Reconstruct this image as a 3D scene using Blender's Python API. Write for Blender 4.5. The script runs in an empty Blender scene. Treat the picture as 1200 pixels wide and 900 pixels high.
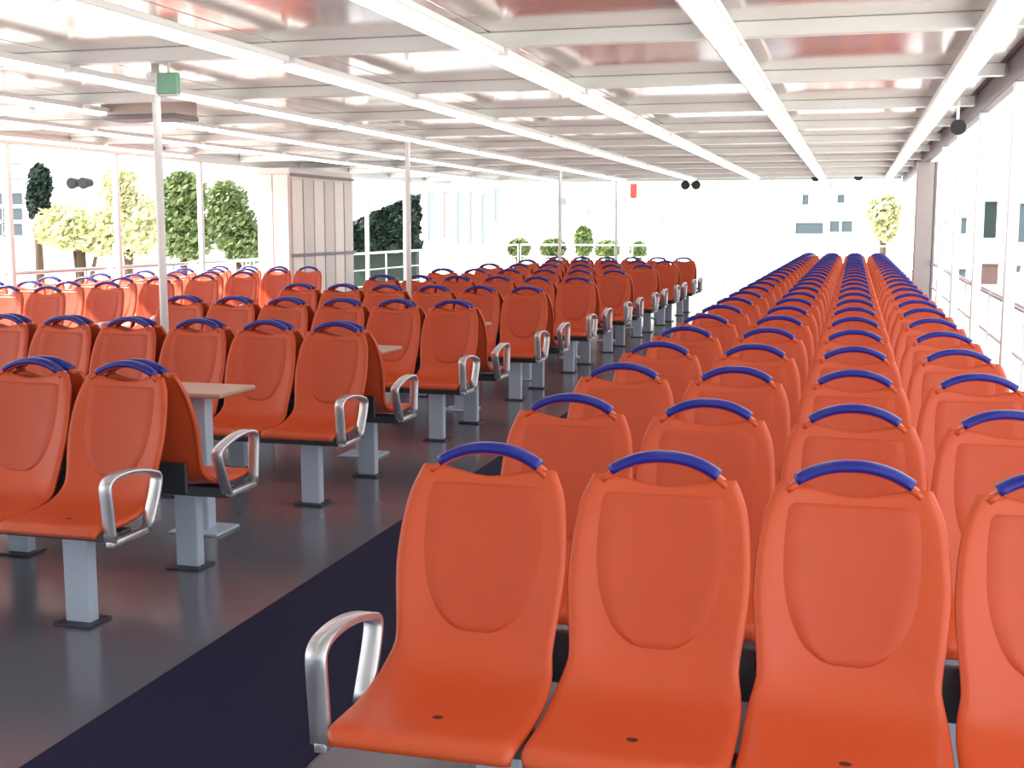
import bpy, bmesh, math, random
from mathutils import Vector, Matrix
random.seed(7)
PI = math.pi
scene = bpy.context.scene
COL = scene.collection

# ------------------------------------------------------------------ camera
F = 1420.0                      # focal length in pixels of a 1200x900 frame
VPX, VPY = 1002.0, 264.0        # where the seat rows and light lines converge
CZ = 1.58                       # eye height above the deck
pitch = math.atan2(450 - VPY, F)
cU = Vector((0, -math.cos(pitch), -math.sin(pitch)))       # deck axes seen in camera space (x right, y down, z ahead)
cY = Vector(((VPX - 600) / F, (VPY - 450) / F, 1)); cY -= cU * cY.dot(cU); cY.normalize()
cX = cY.cross(cU)
right = Vector((cX[0], cY[0], cU[0])); down = Vector((cX[1], cY[1], cU[1])); fwd = Vector((cX[2], cY[2], cU[2]))
cam = bpy.data.cameras.new('camera')
cam.sensor_width = 36; cam.lens = F / 1200 * 36; cam.clip_end = 2000
camo = bpy.data.objects.new('camera', cam)
R = Matrix((right, -down, -fwd)).transposed().to_4x4()
camo.matrix_world = Matrix.Translation((0, 0, CZ)) @ R
COL.objects.link(camo); scene.camera = camo

def ray(u, v):
    c = Vector(((u - 600) / F, (v - 450) / F, 1))
    return Vector((c.dot(cX), c.dot(cY), c.dot(cU)))
def at_y(u, v, y):              # the point of a pixel's ray at deck depth y
    r = ray(u, v); return r * (y / r.y) + Vector((0, 0, CZ))

# ------------------------------------------------------------------ light
w = bpy.data.worlds.new('sky'); scene.world = w; w.use_nodes = True
bg = w.node_tree.nodes['Background']
bg.inputs['Color'].default_value = (0.93, 0.97, 1.0, 1); bg.inputs['Strength'].default_value = 1.0
sun = bpy.data.lights.new('sun', 'SUN'); sun.energy = 5.0; sun.angle = math.radians(1.5); sun.color = (1.0, 0.95, 0.86)
suno = bpy.data.objects.new('sun', sun); COL.objects.link(suno)
suno.rotation_euler = Vector((0.72, 0.30, -0.72)).to_track_quat('-Z', 'Y').to_euler()
vs = scene.view_settings
vs.view_transform = 'Standard'; vs.look = 'None'; vs.gamma = 1; vs.use_curve_mapping = False
vs.exposure = 1.26

# ------------------------------------------------------------------ materials
def lin(c):
    return tuple((x / 255 / 12.92) if x / 255 <= 0.04045 else ((x / 255 + 0.055) / 1.055) ** 2.4 for x in c) + (1,)
def mat(name, rgb, rough=0.5, metal=0.0, var=0.08, scale=6.0, bump=0.0, emit=0.0, spec=0.5, rvar=0.0):
    m = bpy.data.materials.new(name); m.use_nodes = True
    nt = m.node_tree; b = nt.nodes['Principled BSDF']
    c = lin(rgb)
    b.inputs['Roughness'].default_value = rough; b.inputs['Metallic'].default_value = metal
    b.inputs['Specular IOR Level'].default_value = spec
    tc = nt.nodes.new('ShaderNodeTexCoord')
    n = nt.nodes.new('ShaderNodeTexNoise'); n.inputs['Scale'].default_value = scale; n.inputs['Detail'].default_value = 4
    nt.links.new(tc.outputs['Object'], n.inputs['Vector'])
    mx = nt.nodes.new('ShaderNodeMix'); mx.data_type = 'RGBA'
    mx.inputs[6].default_value = tuple(x * (1 - var) for x in c[:3]) + (1,)
    mx.inputs[7].default_value = tuple(min(1, x * (1 + var)) for x in c[:3]) + (1,)
    nt.links.new(n.outputs['Fac'], mx.inputs[0]); nt.links.new(mx.outputs[2], b.inputs['Base Color'])
    if rvar:
        mr = nt.nodes.new('ShaderNodeMapRange'); mr.inputs[3].default_value = max(0, rough - rvar); mr.inputs[4].default_value = rough + rvar
        nt.links.new(n.outputs['Fac'], mr.inputs[0]); nt.links.new(mr.outputs[0], b.inputs['Roughness'])
    if bump:
        bp = nt.nodes.new('ShaderNodeBump'); bp.inputs['Strength'].default_value = bump; bp.inputs['Distance'].default_value = 0.01
        nt.links.new(n.outputs['Fac'], bp.inputs['Height']); nt.links.new(bp.outputs['Normal'], b.inputs['Normal'])
    if emit:
        b.inputs['Emission Color'].default_value = c; b.inputs['Emission Strength'].default_value = emit
    return m
M = dict(
    orange=mat('orange_plastic', (196, 77, 37), 0.40, var=0.05, scale=9),
    pad=mat('orange_pad', (188, 71, 34), 0.45, var=0.06, scale=14, bump=0.03),
    blue=mat('blue_grip', (14, 30, 132), 0.35, var=0.08),
    plug=mat('dark_hole', (70, 24, 16), 0.7),
    alu=mat('brushed_aluminium', (205, 208, 215), 0.32, 0.85, var=0.06, scale=30),
    leg=mat('grey_enamel', (176, 190, 208), 0.35, 0.1, var=0.05),
    beam=mat('grey_steel', (78, 82, 88), 0.4, 0.5),
    foot=mat('dark_foot', (60, 62, 70), 0.5, 0.3),
    floor=mat('deck_paint', (98, 100, 112), 0.20, var=0.14, scale=1.3, rvar=0.06, spec=0.6),
    navy=mat('navy_rubber', (18, 22, 54), 0.75, var=0.12, scale=20, bump=0.1, spec=0.2),
    panel=mat('ceiling_panel', (240, 232, 228), 0.12, 0.55, var=0.04, scale=1.5, rvar=0.05),
    roof=mat('roof_sheet', (170, 170, 172), 0.5, var=0.05),
    cbeam=mat('white_beam', (243, 246, 244), 0.25, var=0.04),
    white=mat('white_paint', (236, 238, 238), 0.4, var=0.03),
    fascia=mat('grey_fascia', (128, 122, 128), 0.5, var=0.08),
    tube=mat('lit_tube', (255, 250, 242), 0.4, emit=1.2, var=0.0),
    green=mat('green_sign', (132, 186, 158), 0.4, var=0.1, scale=12),
    brownbox=mat('taupe_box', (190, 172, 164), 0.5),
    dark=mat('black_fixture', (32, 32, 34), 0.45),
    lens=mat('floodlight_glass', (36, 38, 42), 0.3),
    tabletop=mat('table_laminate', (176, 140, 122), 0.35, var=0.08, scale=10),
    pillar=mat('taupe_pillar', (172, 160, 158), 0.5),
    cabin=mat('pink_white_panel', (232, 214, 208), 0.35, var=0.03),
    cabing=mat('grey_pink_panel', (200, 186, 182), 0.35, var=0.04),
    red=mat('red_lamp', (200, 70, 60), 0.4),
    concrete=mat('quay_concrete', (232, 230, 224), 0.8, var=0.06, scale=0.4),
    facade=mat('white_facade', (240, 240, 236), 0.6, var=0.02),
    facade2=mat('cream_facade', (238, 232, 226), 0.6, var=0.02),
    glass=mat('window_glass', (66, 80, 90), 0.5, var=0.15, scale=0.6),
    gdark=mat('window_dark', (18, 40, 34), 0.5, var=0.25, scale=0.7),
    gpale=mat('window_pale', (130, 148, 150), 0.5, var=0.05),
    gbrown=mat('window_brown', (90, 68, 64), 0.5, var=0.15),
    gpink=mat('window_pink', (156, 138, 138), 0.5, var=0.05),
    hull=mat('hull_paint', (230, 232, 234), 0.4, var=0.03),
    bark=mat('bark', (84, 66, 48), 0.8, var=0.2),
    leaf1=mat('leaf_light', (204, 204, 158), 0.6, var=0.3, scale=2),
    leaf2=mat('leaf_mid', (112, 128, 78), 0.6, var=0.3, scale=2),
    leaf3=mat('leaf_dark', (20, 42, 32), 0.6, var=0.3, scale=2),
)

# ------------------------------------------------------------------ helpers
def link(o, parent=None):
    COL.objects.link(o)
    if parent is not None: o.parent = parent
    return o
def me_from(name, vs_, fs, m, smooth=False):
    me = bpy.data.meshes.new(name); me.from_pydata([tuple(v) for v in vs_], [], fs)
    bm = bmesh.new(); bm.from_mesh(me); bmesh.ops.recalc_face_normals(bm, faces=bm.faces); bm.to_mesh(me); bm.free()
    me.materials.append(M[m])
    if smooth:
        me.polygons.foreach_set('use_smooth', [True] * len(me.polygons))
    me.update(); return me
class MB:
    def __init__(s): s.v = []; s.f = []
    def add(s, v, f):
        n = len(s.v); s.v += [Vector(p) for p in v]; s.f += [tuple(n + i for i in q) for q in f]; return s
    def box(s, x0, x1, y0, y1, z0, z1, b=0.0):
        if b <= 0:
            v = [(x, y, z) for z in (z0, z1) for y in (y0, y1) for x in (x0, x1)]
            return s.add(v, [(0, 2, 3, 1), (4, 5, 7, 6), (0, 1, 5, 4), (2, 6, 7, 3), (0, 4, 6, 2), (1, 3, 7, 5)])
        bm = bmesh.new(); bmesh.ops.create_cube(bm, size=1)
        for q in bm.verts: q.co = Vector(((x0 + x1) / 2 + q.co.x * (x1 - x0), (y0 + y1) / 2 + q.co.y * (y1 - y0), (z0 + z1) / 2 + q.co.z * (z1 - z0)))
        bmesh.ops.bevel(bm, geom=bm.edges[:], offset=b, segments=2, affect='EDGES', profile=0.5)
        bm.verts.index_update()
        s.add([q.co.copy() for q in bm.verts], [[q.index for q in f.verts] for f in bm.faces]); bm.free(); return s
    def cyl(s, p, q, r0, r1=None, n=12):
        p = Vector(p); q = Vector(q); r1 = r0 if r1 is None else r1
        d = (q - p).normalized(); a = d.orthogonal().normalized(); b = d.cross(a)
        v = [p + (a * math.cos(2 * PI * i / n) + b * math.sin(2 * PI * i / n)) * r0 for i in range(n)]
        v += [q + (a * math.cos(2 * PI * i / n) + b * math.sin(2 * PI * i / n)) * r1 for i in range(n)]
        f = [(i, (i + 1) % n, n + (i + 1) % n, n + i) for i in range(n)] + [tuple(range(n))[::-1], tuple(range(n, 2 * n))]
        return s.add(v, f)
    def sweep(s, path, section, closed=False):
        """section: list of (side, out) offsets; path: list of (pos, side_vec, out_vec)"""
        k = len(section); v = []
        for p, a, b in path: v += [p + a * x + b * y for x, y in section]
        n = len(path); f = []
        for i in range(n if closed else n - 1):
            j = (i + 1) % n
            for q in range(k): f.append((i * k + q, i * k + (q + 1) % k, j * k + (q + 1) % k, j * k + q))
        if not closed: f += [tuple(range(k))[::-1], tuple(range((n - 1) * k, n * k))]
        return s.add(v, f)
    def mesh(s, name, m, smooth=False): return me_from(name, s.v, s.f, m, smooth)
    def obj(s, name, m, parent=None, smooth=False):
        return link(bpy.data.objects.new(name, s.mesh(name, m, smooth)), parent)
def use(name, mesh, parent=None, loc=(0, 0, 0), rot=(0, 0, 0)):
    o = bpy.data.objects.new(name, mesh); o.location = loc; o.rotation_euler = rot; return link(o, parent)
def tag(o, label, cat, group=None):
    o['label'] = label; o['category'] = cat
    if group: o['group'] = group
    return o
def thing(name, label, cat, loc=(0, 0, 0), rz=0.0, group=None):
    o = bpy.data.objects.new(name, None); o.location = loc; o.rotation_euler = (0, 0, rz); o.empty_display_size = 0.1
    link(o); return tag(o, label, cat, group)
def structure(o): o['kind'] = 'structure'; return o
ORD = ['first', 'second', 'third', 'fourth', 'fifth', 'sixth', 'seventh', 'eighth', 'ninth', 'tenth', 'eleventh', 'twelfth', 'thirteenth',
       'fourteenth', 'fifteenth', 'sixteenth', 'seventeenth', 'eighteenth', 'nineteenth', 'twentieth', 'twenty-first', 'twenty-second',
       'twenty-third', 'twenty-fourth', 'twenty-fifth', 'twenty-sixth', 'twenty-seventh']

# ------------------------------------------------------------------ the deck and its roof
XL, XR = -9.15, 0.93            # roof edges
Y0, Y1 = -6.0, 27.2             # roof ends; the rear one extended unseen to block light
ZC = 2.63                       # ceiling panels
ZB = 2.55                       # beam undersides
FP = 2.1                        # frame pitch
FR = [6.60 + FP * i for i in range(-6, 10)]
STR = [0.62, -0.68, -1.97, -3.26, -4.72, -6.10, -7.45, -8.75]   # light lines

floor = structure(MB().box(XL - 0.25, XR + 0.30, -6, 34, -0.25, 0).obj('floor', 'floor'))
hull = structure(MB().box(XL - 0.2, XR + 0.25, -5.9, 33.9, -4.3, -0.25).obj('wall_hull', 'hull'))
ground = structure(MB().box(-400, 400, -60, 700, -5.0, -4.3).obj('ground', 'concrete'))

structure(MB().box(XL - 0.1, XR + 0.1, -6.0, -5.85, 0, ZC).obj('wall_rear_light_block', 'white'))  # added unseen wall, blocks light from behind the camera
ceil = structure(MB().box(XL, XR, Y0, Y1, ZC + 0.03, ZC + 0.10).obj('ceiling', 'roof'))
xe = sorted([XL + 0.05] + STR + [XR - 0.05])
ye = [Y0] + [y for y in FR if Y0 + .3 < y < Y1 - .3] + [Y1]
pm = {}
for i in range(len(xe) - 1):
    if xe[i + 1] - xe[i] < 0.15: continue
    for j in range(len(ye) - 1):
        key = (i, round(ye[j + 1] - ye[j], 3))
        if key not in pm:
            hx = (xe[i + 1] - xe[i]) / 2 - 0.006; hy = (ye[j + 1] - ye[j]) / 2 - 0.006
            pm[key] = MB().box(-hx, hx, -hy, hy, 0, 0.03, 0.004).mesh('ceiling_panel', 'panel')
        use('ceiling_panel', pm[key], ceil, ((xe[i] + xe[i + 1]) / 2, (ye[j] + ye[j + 1]) / 2, ZC))
bmesh_ = MB().box(XL + .02, XR - .02, -0.045, 0.045, ZB, ZC - 0.001, 0.006).mesh('ceiling_beam', 'cbeam')
rib = MB().box(XL + .02, XR - .02, -0.02, 0.02, ZC - 0.03, ZC - 0.001, 0.004).mesh('ceiling_rib', 'cbeam')
for y in ye[1:-1]: use('ceiling_beam', bmesh_, ceil, (0, y, 0))
for y in (Y0 + .06, Y1 - .06): use('ceiling_beam', bmesh_, ceil, (0, y, 0))
for x in (XL, XR):
    s = -1 if x == XL else 1
    MB().box(min(x, x + s * .08), max(x, x + s * .08), Y0, Y1, ZB - 0.07, ZC + 0.12, 0.012).obj('roof_fascia', 'white' if s < 0 else 'fascia', ceil)

# line lights
lh = MB().box(-0.085, 0.085, -1.01, 1.01, ZB - 0.035, ZB, 0.006).mesh('light_housing', 'white')
lt = MB().box(-0.055, 0.055, -0.99, 0.99, ZB - 0.06, ZB - 0.034, 0.010).mesh('light_tube', 'tube')
WHERE = ['beside the open edge by the railed seats', 'above the railed block of four-seat benches', 'above the navy runner aisle', 'above the runner side of the centre block',
         'above the inner half of the centre block', 'above the bare far aisle', 'above the aisle side of the sunlit benches', 'above the sunlit edge benches']
for k, x in enumerate(STR):
    for j in range(1, len(ye) - 1):
        y = (ye[j] + ye[j + 1]) / 2
        if abs(ye[j + 1] - ye[j] - FP) > 0.01: continue
        if k == 7 and y > 16: continue
        t = thing('tube_light', 'white tube light %s, %s from the front' % (WHERE[k], ORD[j - 1]), 'ceiling light', (x, y, 0), 0, 'tube lights ' + WHERE[k])
        use('housing', lh, t); use('tube', lt, t)

# aisle runner
tag(MB().box(-2.30, -1.50, -2, 27.5, 0.0, 0.008, 0.003).obj('aisle_runner', 'navy'), 'dark navy rubber runner lying along the aisle', 'mat')

# ------------------------------------------------------------------ the seat
ST = [  # y, z, half width, forward curl of the edges
    (0.300, 0.930, 0.180, 0.010), (0.293, 0.905, 0.202, 0.018), (0.280, 0.855, 0.215, 0.026), (0.260, 0.785, 0.224, 0.032),
    (0.234, 0.700, 0.2275, 0.034), (0.208, 0.615, 0.220, 0.034), (0.188, 0.555, 0.213, 0.032), (0.163, 0.505, 0.210, 0.028),
    (0.122, 0.468, 0.219, 0.024), (0.060, 0.446, 0.225, 0.018), (-0.02, 0.436, 0.226, 0.014), (-0.10, 0.436, 0.2255, 0.010),
    (-0.18, 0.443, 0.2255, 0.006), (-0.235, 0.445, 0.224, 0.003), (-0.263, 0.434, 0.221, 0.0), (-0.270, 0.408, 0.217, 0.0)]
def cr(a, b, c, d, t): return 0.5 * ((2 * b) + (-a + c) * t + (2 * a - 5 * b + 4 * c - d) * t * t + (-a + 3 * b - 3 * c + d) * t ** 3)
def station(t):
    n = len(ST) - 1; t = max(0, min(n - 1e-6, t)); i = int(t); q = t - i
    g = [ST[max(0, min(n, i + k))] for k in (-1, 0, 1, 2)]
    return [cr(g[0][k], g[1][k], g[2][k], g[3][k], q) for k in range(4)]
def surf(t, x, off=0.0):
    y, z, hw, c = station(t)
    a = station(t - 0.05); b = station(t + 0.05)
    ty, tz = b[0] - a[0], b[1] - a[1]; L = math.hypot(ty, tz) or 1
    ny, nz = tz / L, -ty / L                    # front normal: -y on the back, +z on the pan
    u = min(1, abs(x) / hw)
    e = c * u ** 2.4
    if u > 0.90: e -= 0.014 * ((u - 0.90) / 0.10) ** 2
    return Vector((x, y + ny * (e + off), z + nz * (e + off)))
def build_seat():
    us = [-1, -.985, -.95, -.90, -.80, -.65, -.45, -.22, 0, .22, .45, .65, .80, .90, .95, .985, 1]
    ts = [i * 0.5 for i in range(0, 31)]; n = len(us)
    v = []; f = []
    def topz(x, t):            # the top edge dips between the shoulders: lower lip of the grip slot
        return 0.024 * max(0, 1 - t / 1.0) * (math.cos(min(1, abs(x) / 0.15) * PI) - 1) * -0.5 * 1.0
    for side, off in ((0, 0.0), (1, -0.024)):
        for t in ts:
            hw = station(t)[2]
            for u in us:
                ee = off if abs(u) < .99 else off * .55
                p = surf(t, u * hw * (1 if side == 0 or abs(u) < .9 else .985), ee)
                p.z += topz(u * hw, t)
                v.append(p)
    m = len(ts) * n
    for i in range(len(ts) - 1):
        for j in range(n - 1):
            a = i * n + j; f.append((a, a + n, a + n + 1, a + 1)); f.append((m + a, m + a + 1, m + a + n + 1, m + a + n))
    for j in range(n - 1):
        f.append((j, j + 1, m + j + 1, m + j)); k = (len(ts) - 1) * n + j; f.append((k + 1, k, m + k, m + k + 1))
    for i in range(len(ts) - 1):
        a = i * n; f.append((a + n, a, m + a, m + a + n)); a = i * n + n - 1; f.append((a, a + n, m + a + n, m + a))
    mb = MB(); mb.add(v, f)
    # hoop over the grip slot
    path = []
    for k in range(-12, 13):
        q = k / 12; x = 0.156 * q
        z = 0.938 + 0.057 * (1 - abs(q) ** 2.2)
        d = Vector((0.150, 0, -0.057 * 2.2 * abs(q) ** 1.2 * (1 if q > 0 else -1))).normalized()
        path.append((Vector((x, 0.306 + .012 * (1 - q ** 4), z)), Vector((0, 1, 0)), Vector((-d.z, 0, d.x))))
    mb.sweep(path, [(-.017, -.008), (.017, -.008), (.020, 0), (.017, .008), (-.017, .008), (-.020, 0)])
    seat = mb.mesh('seat', 'orange', True)
    # blue grip on the hoop
    g = MB(); path = []
    for k in range(-12, 13):
        q = k / 12 * 0.84; x = 0.156 * q
        z = 0.938 + 0.057 * (1 - abs(q) ** 2.2)
        d = Vector((0.150, 0, -0.057 * 2.2 * abs(q) ** 1.2 * (1 if q > 0 else -1))).normalized()
        path.append((Vector((x, 0.306 + .012 * (1 - q ** 4), z)), Vector((0, 1, 0)), Vector((-d.z, 0, d.x))))
    g.sweep(path, [(-.022, -.004), (-.024, .006), (-.020, .016), (-.010, .021), (.010, .021), (.020, .016), (.024, .006), (.022, -.004)])
    grip = g.mesh('grip', 'blue', True)
    # pad with a groove around it
    v = []; f = []; T0, T1 = 0.75, 6.3; nt, nu = 22, 12
    cen = []
    for i in range(nt + 1):
        t = T0 + (T1 - T0) * i / nt
        s = i / nt
        hw = (0.158 + 0.012 * math.sin(PI * min(1, s * 1.3))) * (max(0.0, 1 - max(0, (s - 0.45) / 0.55) ** 2.2)) ** 0.5
        hw = max(hw, 0.012)
        if s < 0.06: hw *= 0.90 + 0.10 * (s / 0.06)
        for j in range(nu + 1):
            u = -1 + 2 * j / nu
            edge = (i in (0, nt)) or (j in (0, nu))
            v.append(surf(t, u * hw, -0.004 if edge else 0.006))
    for i in range(nt):
        for j in range(nu):
            a = i * (nu + 1) + j; f.append((a, a + nu + 1, a + nu + 2, a + 1))
    pad = me_from('back_pad', v, f, 'pad', True)
    # drain hole in the pan
    h = MB(); n = 10; t = 11.2; vv = []
    for k in range(n):
        a = 2 * PI * k / n; vv.append(surf(t - 0.012 / 0.08 * math.sin(a), 0.014 * math.cos(a), 0.0012))
    h.add(vv, [tuple(range(n))]); hole = h.mesh('drain_hole', 'plug')
    return seat, grip, pad, hole
SEAT, GRIP, PAD, HOLE = build_seat()
SP = 0.46
LEG = MB().box(-0.058, 0.058, -0.03, 0.03, 0.006, 0.365, 0.008).mesh('leg', 'leg')
FOOT = MB().box(-0.085, 0.085, -0.075, 0.075, 0.0, 0.012, 0.003).mesh('foot_plate', 'foot')
BRK = MB().box(-0.04, 0.04, -0.16, 0.12, 0.395, 0.414, 0.004).mesh('seat_bracket', 'beam')
BEAMS = {n: MB().box(-SP * n / 2 + 0.01, SP * n / 2 - 0.01, -0.035, 0.035, 0.345, 0.397, 0.006).mesh('beam', 'beam') for n in (3, 4)}
GAP_PLATES = {n: MB().box(-SP * n / 2 + 0.06, SP * n / 2 - 0.06, 0.222, 0.242, 0.415, 0.555, 0.006).mesh('gap_dark_plate', 'foot') for n in (3, 4)}  # dark plate added behind the seats to make their gaps look dark
def build_arm():
    pts = [(-0.215, 0.385), (-0.226, 0.50), (-0.234, 0.580), (-0.228, 0.612), (-0.195, 0.630), (-0.13, 0.636), (-0.06, 0.632),
           (0.01, 0.620), (0.075, 0.602), (0.105, 0.588), (0.112, 0.562), (0.090, 0.50), (0.030, 0.385)]
    P = []
    for i in range(len(pts) - 1):
        g = [pts[max(0, min(len(pts) - 1, i + k))] for k in (-1, 0, 1, 2)]
        for q in (0, .34, .67): P.append(Vector((0, cr(g[0][0], g[1][0], g[2][0], g[3][0], q), cr(g[0][1], g[1][1], g[2][1], g[3][1], q))))
    P.append(Vector((0, *pts[-1])))
    path = []
    for i, p in enumerate(P):
        d = (P[min(len(P) - 1, i + 1)] - P[max(0, i - 1)]).normalized()
        path.append((p, Vector((1, 0, 0)), Vector((0, -d.z, d.y))))
    mb = MB().sweep(path, [(-.026, -.005), (-.022, -.009), (.022, -.009), (.026, -.005), (.026, .005), (.022, .009), (-.022, .009), (-.026, .005)])
    mb.box(-0.016, 0.016, -0.225, 0.02, 0.365, 0.39, 0.004)
    return mb.mesh('armrest', 'alu', True)
ARM = build_arm()
def bench(n, x, y, rz, arms, legs, label, group):
    t = thing('seat_bench', label, 'bench', (x, y, 0), rz, group)
    use('beam', BEAMS[n], t, (0, -0.06, 0)); use('gap_dark_plate', GAP_PLATES[n], t)
    for i in range(n):
        sx = (i - (n - 1) / 2) * SP
        s = use('seat', SEAT, t, (sx, 0, 0))
        use('grip', GRIP, s); use('back_pad', PAD, s); use('drain_hole', HOLE, s)
        use('seat_bracket', BRK, t, (sx, 0, 0))
    for lx in legs:
        l = use('leg', LEG, t, (lx, -0.06, 0)); use('foot_plate', FOOT, l)
    for s in arms: use('armrest', ARM, t, (s * (SP * n / 2 + 0.022), 0, 0))
    return t

RX = -0.21                      # centre of the railed block
NR, RP, RY = 25, 0.965, 2.68
for i in range(NR):
    lab = ('orange four-seat bench in the very front row, its bare armrest beside the navy runner' if i == 0 else
           'orange four-seat bench between runner and side railing, %s row from the front' % ORD[i])
    bench(4, RX, RY + RP * i, 0, (-1,), (-0.55, 0.55), lab, 'four-seat benches between runner and railing')
CX = -3.39; CX2 = CX - 3 * SP - 0.02
NP, CP, CY = 9, 2.165, 4.12
for i in range(NP):
    for x, nm, arm in ((CX, 'runner end', 1), (CX2, 'far end', -1)):
        bench(3, x, CY + CP * i, 0, (arm,), (-0.46, 0.46), 'orange three-seat bench facing forward at the %s of the centre block, %s from front' % (nm, ORD[i]), 'forward facing centre benches')
        bench(3, x, CY + CP * i + 0.71, PI, (-arm,), (-0.46, 0.46), 'orange three-seat bench facing backward at the %s of the centre block, %s from front' % (nm, ORD[i]), 'backward facing centre benches')
LX = -7.98
for i in range(8):
    bench(4, LX, 8.55 + 0.95 * i, 0, (1,), (-0.55, 0.55), 'sunlit orange four-seat bench by the far open side, %s row from the front' % ORD[i], 'sunlit benches along the far open side')

# tables in the bays
TT = MB().box(-0.22, 0.22, -0.19, 0.19, 0.725, 0.75, 0.008).mesh('table_top', 'tabletop')
TP = MB().box(-0.05, 0.05, -0.04, 0.04, 0.012, 0.725, 0.008).mesh('pedestal', 'leg')
TB = MB().box(-0.14, 0.14, -0.12, 0.12, 0.0, 0.014, 0.004).mesh('base_plate', 'leg')
for i in range(NP - 1):
    t = thing('bay_table', 'small brown-topped table on a grey pedestal in the %s seating bay from front' % ORD[i], 'table', (-3.22, CY + CP * i + 1.40, 0), 0, 'tables between facing benches')
    use('table_top', TT, t); use('pedestal', TP, t); use('base_plate', TB, t)

# ------------------------------------------------------------------ posts, rails
for i, y in enumerate((7.85, 12.95, 20.3, 25.4)):
    t = thing('roof_pole', 'slim white roof pole among the centre benches, %s from the front' % ORD[i], 'pole', (-4.85, y, 0), 0, 'roof poles in the centre block')
    MB().cyl((0, 0, 0.01), (0, 0, ZC - 0.03), 0.030, n=16).obj('shaft', 'white', t, True)
    MB().cyl((0, 0, 0), (0, 0, 0.014), 0.075, n=16).obj('base_flange', 'white', t)
    MB().cyl((0, 0, ZC - 0.03), (0, 0, ZC), 0.07, n=16).obj('top_flange', 'white', t)
def side_posts(x, ys, where):
    for i, y in enumerate(ys):
        t = thing('side_post', 'white square roof post on the %s, %s from the front' % (where, ORD[i]), 'post', (x, y, 0), 0, 'roof posts on the ' + where)
        MB().box(-.035, .035, -.035, .035, 0.01, ZB - 0.07, .008).obj('shaft', 'white', t)
        MB().box(-.07, .07, -.07, .07, 0, .012, .003).obj('base_flange', 'white', t)
side_posts(XL - 0.04, [7.55 + 2.1 * i for i in (0, 1, 2, 3, 4, 7, 8, 9)], 'far open edge')
side_posts(XR + 0.04, [8.40 + 2.2 * i for i in range(4)] , 'railed deck edge')
def railing(name, label, x, y0, y1, zs, pitch_):
    t = thing(name, label, 'railing', (x, y0, 0))
    L = y1 - y0
    for k, z in enumerate(zs):
        r = 0.024 if k == 0 else 0.014
        MB().cyl((0, 0, z), (0, L, z), r, n=10).obj('handrail' if k == 0 else 'mid_rail', 'alu' if k == 0 else 'white', t, True)
    n = round(L / pitch_)
    pmh = MB().cyl((0, 0, 0.0), (0, 0, zs[0]), 0.017, n=8).mesh('rail_post', 'white', True)
    for i in range(n + 1): use('rail_post', pmh, t, (0, i * L / n, 0))
railing('side_railing', 'metal handrail on white posts beside the four-seat benches', XR + 0.16, 1.85, 32.65, (1.03, 0.70, 0.38), 2.2)
railing('side_railing', 'metal handrail on white posts along the far sunlit side', XL - 0.16, 1.0, 33.8, (1.03, 0.70, 0.38), 2.1)
t = thing('end_railing', 'white railing across the far end of the deck', 'railing', (0, 33.5, 0))
for z, r in ((1.03, .024), (.7, .014), (.38, .014)): MB().cyl((XL, 0, z), (XR, 0, z), r, n=8).obj('handrail' if z > 1 else 'mid_rail', 'white', t, True)
pmh = MB().cyl((0, 0, 0), (0, 0, 1.03), 0.017, n=8).mesh('rail_post', 'white', True)
for i in range(8): use('rail_post', pmh, t, (XL + i * (XR - XL) / 7, 0, 0))
t = thing('side_pillar', 'broad taupe pillar at the railed edge holding the roof', 'pillar', (0.98, 18.6, 0))
MB().box(-.15, .09, -.14, .14, 0.01, ZB - .07, .015).obj('shaft', 'pillar', t)
MB().box(.091, .125, -.15, .15, 0.01, ZB - .07, .006).obj('edge_cover', 'fascia', t)
MB().box(-.20, .14, -.18, .18, 0, .012, .003).obj('base_plate', 'pillar', t)

# ------------------------------------------------------------------ things under the roof
p = at_y(198, 98, 6.9)
t = thing('exit_sign', 'small green sign box hanging near the top of the frontmost roof pole', 'sign', (p.x, p.y, 0))
z0 = p.z - .065; z1 = p.z + .065
MB().box(-.065, .065, -.03, .03, z0, z1, .006).obj('sign_box', 'green', t)
MB().box(-.085, -.066, -.032, .032, z0, z1, .003).obj('end_cap', 'white', t)
MB().box(-.07, .07, -.032, .032, z0 - .012, z0 - .001, .003).obj('lower_edge', 'white', t)
MB().cyl((0, 0, z1 - .002), (0, 0, ZC), 0.01).obj('hanger', 'white', t)
p = at_y(176, 128, 9.2)
t = thing('ceiling_box', 'wide taupe box hung under the ceiling behind the frontmost roof pole', 'box', (p.x, p.y, 0))
MB().box(-.36, .34, -.18, .18, p.z - .06, p.z + .09, .01).obj('case', 'brownbox', t)
MB().box(-.365, .345, -.19, .19, p.z - .095, p.z - .061, .005).obj('bottom_lip', 'fascia', t)
for s in (-.25, .25): MB().cyl((s, 0, p.z + .085), (s, 0, ZC), .012).obj('hanger', 'white', t)
def floods(u, v, y, heads, label, size=.09):
    p = at_y(u, v, y)
    t = thing('floodlight', label, 'floodlight', (p.x, p.y, 0), 0)
    MB().cyl((0, 0, p.z), (0, 0, ZC if XL < p.x < XR else ZB), 0.012).obj('hanger', 'white', t)
    if heads > 1: MB().box(-size * 1.1, size * 1.1, -.015, .015, p.z - .01, p.z + .01, .003).obj('cross_bar', 'dark', t)
    for k in range(heads):
        x = (k - (heads - 1) / 2) * size * 2.3
        h = MB().cyl((x, -.08, p.z), (x, .07, p.z + .01), size, size * .7, 14).obj('lamp_head', 'dark', t)
        MB().cyl((x, -.083, p.z), (x, -.079, p.z), size * .85, n=14).obj('lens', 'lens', h)
floods(810, 217, 26.6, 2, 'black twin floodlight under the far roof end between runner and centre block', .10)
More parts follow.
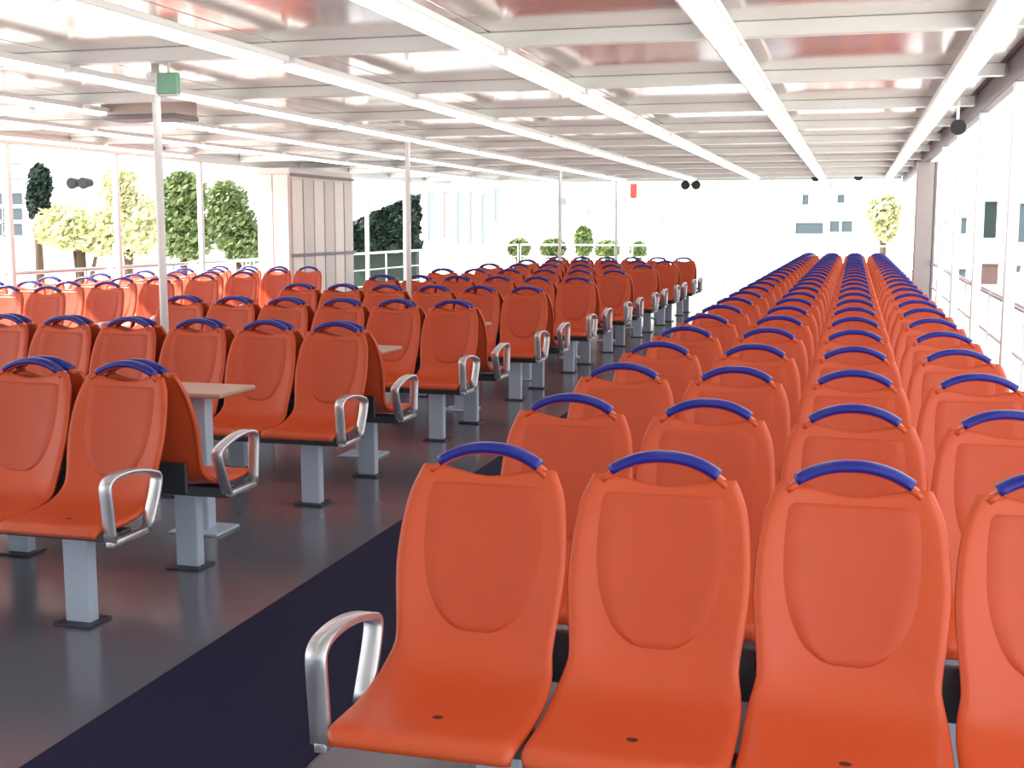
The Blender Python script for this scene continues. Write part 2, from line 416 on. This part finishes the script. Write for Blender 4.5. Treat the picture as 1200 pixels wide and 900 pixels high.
floods(956, 208, 26.6, 1, 'black single floodlight at the end of the light line over the four-seat benches', .09)
floods(1006, 207, 26.6, 1, 'black single floodlight under the far roof end above the middle of the four-seat rows', .09)
floods(95, 215, 12.95, 2, 'black twin floodlight hanging at the far open side before the trees', .07)
floods(1122, 150, 10.3, 1, 'small black floodlight outside the railed roof edge', .06)
t = thing('lamp_post', 'thin post with a red lamp beyond the centre benches', 'lamp', (at_y(741, 300, 29).x, 29, 0))
q = at_y(741, 232, 29).z
MB().cyl((0, 0, 0), (0, 0, q), .022).obj('post', 'white', t)
MB().box(-.07, .09, -.06, .06, q, q + .34, .02).obj('lamp', 'red', t)

# deck house at the far left
a = at_y(303, 300, 17.6); b = at_y(341, 300, 17.6)
rr = ray(414, 300); W = b.x - a.x; D = b.x * rr.y / rr.x - 17.6; HT = ZB - 0.075
t = thing('deck_house', 'pale pink deck house with vertical wall panels behind the sunlit benches', 'cabin', (a.x, 17.6, 0))
MB().box(0, W, 0, D, 0, HT).obj('walls', 'cabin', t)
for x0, x1 in ((.03, .48), (.52, .97)): MB().box(x0 * W, x1 * W, -.02, -.001, .1, HT - .1, .006).obj('wall_panel', 'cabin', t)
for k in range(6):
    y0 = D * (.02 + k * .163); MB().box(W + .001, W + .025, y0, y0 + D * .15, .1, HT - .16, .008).obj('wall_panel', 'cabing' if k % 2 else 'cabin', t)
MB().box(W + .001, W + .05, .02, D - .02, HT - .13, HT - .08, .006).obj('head_rail', 'fascia', t)
MB().box(W + .001, W + .05, .02, D - .02, 1.08, 1.13, .006).obj('waist_rail', 'fascia', t)

# ------------------------------------------------------------------ shore
GZ = -4.3
def tree(name, label, base_u, y, boxes, mname, group='trees on the shore', nleaf=900, size=.19, cone=False):
    """boxes: crown lobes as (u0, u1, v0, v1) pixels at depth y; the trunk stands on the quay"""
    bx = at_y(base_u, 300, y).x
    t = thing(name, label, 'tree', (bx, y, GZ), 0, group)
    v = []; f = []; lo = 1e9
    tot = sum((c[1] - c[0]) * (c[3] - c[2]) for c in boxes)
    for c in boxes:
        A = at_y(c[0], c[3], y); B = at_y(c[1], c[2], y)
        ctr = (A + B) / 2 - Vector((bx, y, GZ)); rx = (B.x - A.x) / 2; rz = (B.z - A.z) / 2; ry = rx * .9
        lo = min(lo, ctr.z)
        for k in range(int(nleaf * 2.6 * (c[1] - c[0]) * (c[3] - c[2]) / tot)):
            while True:
                d = Vector((random.uniform(-1, 1), random.uniform(-1, 1), random.uniform(-1, 1)))
                if .25 < d.length < 1: break
            if cone: d.x *= (1 - d.z) * .5 + .1; d.y *= (1 - d.z) * .5 + .1
            p = ctr + Vector((d.x * rx, d.y * ry, d.z * rz))
            n = Vector((random.gauss(0, 1), random.gauss(0, 1), random.gauss(.5, 1))).normalized()
            a_ = n.orthogonal().normalized(); b_ = n.cross(a_); s = size * random.uniform(.6, 1.3)
            i = len(v); v += [p - a_ * s, p + b_ * s * .5, p + a_ * s, p - b_ * s * .5]; f.append((i, i + 1, i + 2, i + 3))
        MB().cyl((ctr.x * .1, 0, lo * .5), ctr + Vector((0, 0, rz * .3)), .12, .03, 8).obj('branch', 'bark', t, True)
    me = bpy.data.meshes.new('foliage'); me.from_pydata([tuple(p) for p in v], [], f); me.materials.append(M[mname])
    link(bpy.data.objects.new('foliage', me), t)
    MB().cyl((0, 0, 0), (0, 0, lo), .28, .15, 10).obj('trunk', 'bark', t, True)
tree('broadleaf_tree', 'low yellow-green tree left of the frontmost pole, before the white sky', 95, 40, [(45, 120, 240, 292), (90, 150, 248, 298)], 'leaf1', nleaf=900)
tree('broadleaf_tree', 'tall thin yellow-green tree just beside the frontmost pole', 150, 48.5, [(122, 160, 192, 262), (126, 188, 225, 304)], 'leaf1', nleaf=700)
tree('broadleaf_tree', 'dark green rounded tree behind the frontmost pole', 215, 55, [(190, 240, 200, 258), (188, 250, 238, 306)], 'leaf2', nleaf=1300)
tree('conifer_tree', 'leaning green tree whose crown slopes down to the pink deck house', 280, 62, [(244, 288, 210, 262), (246, 303, 240, 296), (262, 318, 264, 310)], 'leaf2', nleaf=1500)
tree('conifer_tree', 'dark blue-green tree beside the glass tower', 46, 56, [(36, 58, 192, 236), (34, 56, 210, 262)], 'leaf3', nleaf=700)
tree('broadleaf_tree', 'bright yellow-green tree beside the taupe pillar', 1034, 70, [(1014, 1058, 228, 268), (1020, 1054, 246, 284)], 'leaf1', nleaf=900)
for k, (u, v0, hw) in enumerate(((608, 280, 12), (648, 280, 14), (684, 265, 10), (712, 282, 14), (748, 284, 8))):
    tree('quay_shrub', 'small dark green shrub on the quay before the pale colonnade, %s along' % ORD[k], u, 74, [(u - hw, u + hw, v0, 302)], 'leaf2', 'quay shrubs', 300, .25)
# wooded slope: wedge of dark foliage on an earth bank
t = thing('wooded_bank', 'dark green wooded bank with straight sloping top beside the deck house', 'hill', (0, 62, GZ))
P = [at_y(395, 270, 62), at_y(483, 230, 62), at_y(483, 294, 62), at_y(395, 294, 62)]
v = []; f = []
for k in range(5200):
    s = random.random(); x = P[0].x + (P[1].x - P[0].x) * s; zt = P[0].z + (P[1].z - P[0].z) * s
    d = random.uniform(0, 1.2); z = random.uniform(P[3].z, zt)
    n = Vector((random.gauss(0, 1), random.gauss(-.5, 1), random.gauss(.5, 1))).normalized(); a_ = n.orthogonal().normalized(); b_ = n.cross(a_); q = .32 * random.uniform(.6, 1.3)
    p = Vector((x, d, z - GZ)); i = len(v); v += [p - a_ * q, p + b_ * q * .6, p + a_ * q, p - b_ * q * .6]; f.append((i, i + 1, i + 2, i + 3))
me = bpy.data.meshes.new('foliage'); me.from_pydata([tuple(p) for p in v], [], f); me.materials.append(M['leaf3']); link(bpy.data.objects.new('foliage', me), t)
MB().add([(P[0].x, .5, 0), (P[1].x, .5, 0), (P[1].x, .5, P[1].z - GZ - .6), (P[0].x, .5, P[0].z - GZ - .6),
          (P[0].x, 1.1, 0), (P[1].x, 1.1, 0), (P[1].x, 1.1, P[1].z - GZ - .6), (P[0].x, 1.1, P[0].z - GZ - .6)],
         [(0, 1, 2, 3), (7, 6, 5, 4), (0, 4, 5, 1), (3, 2, 6, 7), (0, 3, 7, 4), (1, 5, 6, 2)]).obj('earth_bank', 'leaf3', t)
def building(name, label, u0, u1, vtop, y, depth, wins, m='facade', wm='glass'):
    A = at_y(u0, vtop, y); B = at_y(u1, vtop, y)
    t = thing(name, label, 'building', (A.x, y, GZ), 0)
    H = A.z - GZ; W = B.x - A.x
    MB().box(0, W, 0, depth, 0, H).obj('walls', m, t)
    MB().box(-.2, W + .2, -.2, depth + .2, H, H + .35).obj('roof', m, t)
    for wi in wins:
        a = at_y(wi[0], wi[3], y); b = at_y(wi[1], wi[2], y)
        x0, x1, z0, z1 = a.x - A.x, b.x - A.x, a.z - GZ, b.z - GZ
        fr = MB()
        e = .06
        fr.box(x0 - e, x1 + e, -.08, 0, z1, z1 + e); fr.box(x0 - e, x1 + e, -.10, 0, z0 - e, z0); fr.box(x0 - e, x0, -.08, 0, z0, z1); fr.box(x1, x1 + e, -.08, 0, z0, z1)
        o = fr.obj('window', m, t)
        MB().box(x0, x1, -.03, -.005, z0, z1).obj('pane', wi[4] if len(wi) > 4 else wm, o)
building('glass_tower', 'pale blue building with stacked window bands at the shore end of the trees', -70, 32, 150, 60, 14,
         [(x, x + 22, z, z + 14, 'gpale' if z < 225 else 'glass') for x in (-64, -38, -16, 5) for z in (190, 208, 226, 244, 262)], 'facade')
building('colonnade_building', 'pale shore building with tall narrow pink and aqua bays', 494, 596, 196, 88, 6,
         [(502, 510, 226, 284, 'gpale'), (520, 527, 224, 280, 'gpink'), (536, 542, 224, 286, 'gpale'), (551, 556, 224, 284, 'gpink'), (565, 572, 226, 286, 'gpale'), (580, 586, 222, 260, 'gpale')], 'facade2')
building('terminal_building', 'long white shore building behind the far end of the runner', 600, 905, 150, 95, 12,
         [(654, 664, 232, 240, 'gpale'), (688, 694, 245, 255, 'gpale'), (774, 780, 222, 230, 'gpale'), (774, 779, 250, 262, 'gpale'), (836, 846, 240, 252, 'gpale')], 'facade')
building('window_building', 'white shore building with two wide grey windows beyond the four-seat benches', 908, 1012, 190, 86, 12,
         [(932, 965, 261, 274, 'glass'), (972, 984, 259, 272, 'glass'), (986, 999, 259, 272, 'glass'), (940, 948, 228, 240), (981, 990, 228, 238), (972, 980, 214, 222, 'gpale')], 'facade')
building('harbour_building', 'white harbour building with dark windows seen past the side railing', 1080, 1330, 120, 42, 10,
         [(1101, 1109, 258, 275, 'glass'), (1121, 1133, 255, 274, 'glass'), (1143, 1169, 236, 279, 'gdark'), (1185, 1225, 238, 284, 'glass'), (1240, 1270, 238, 284, 'glass'),
          (1122, 1132, 315, 325), (1144, 1170, 309, 333, 'gbrown'), (1188, 1196, 311, 319), (1240, 1270, 309, 333, 'gbrown')], 'facade')
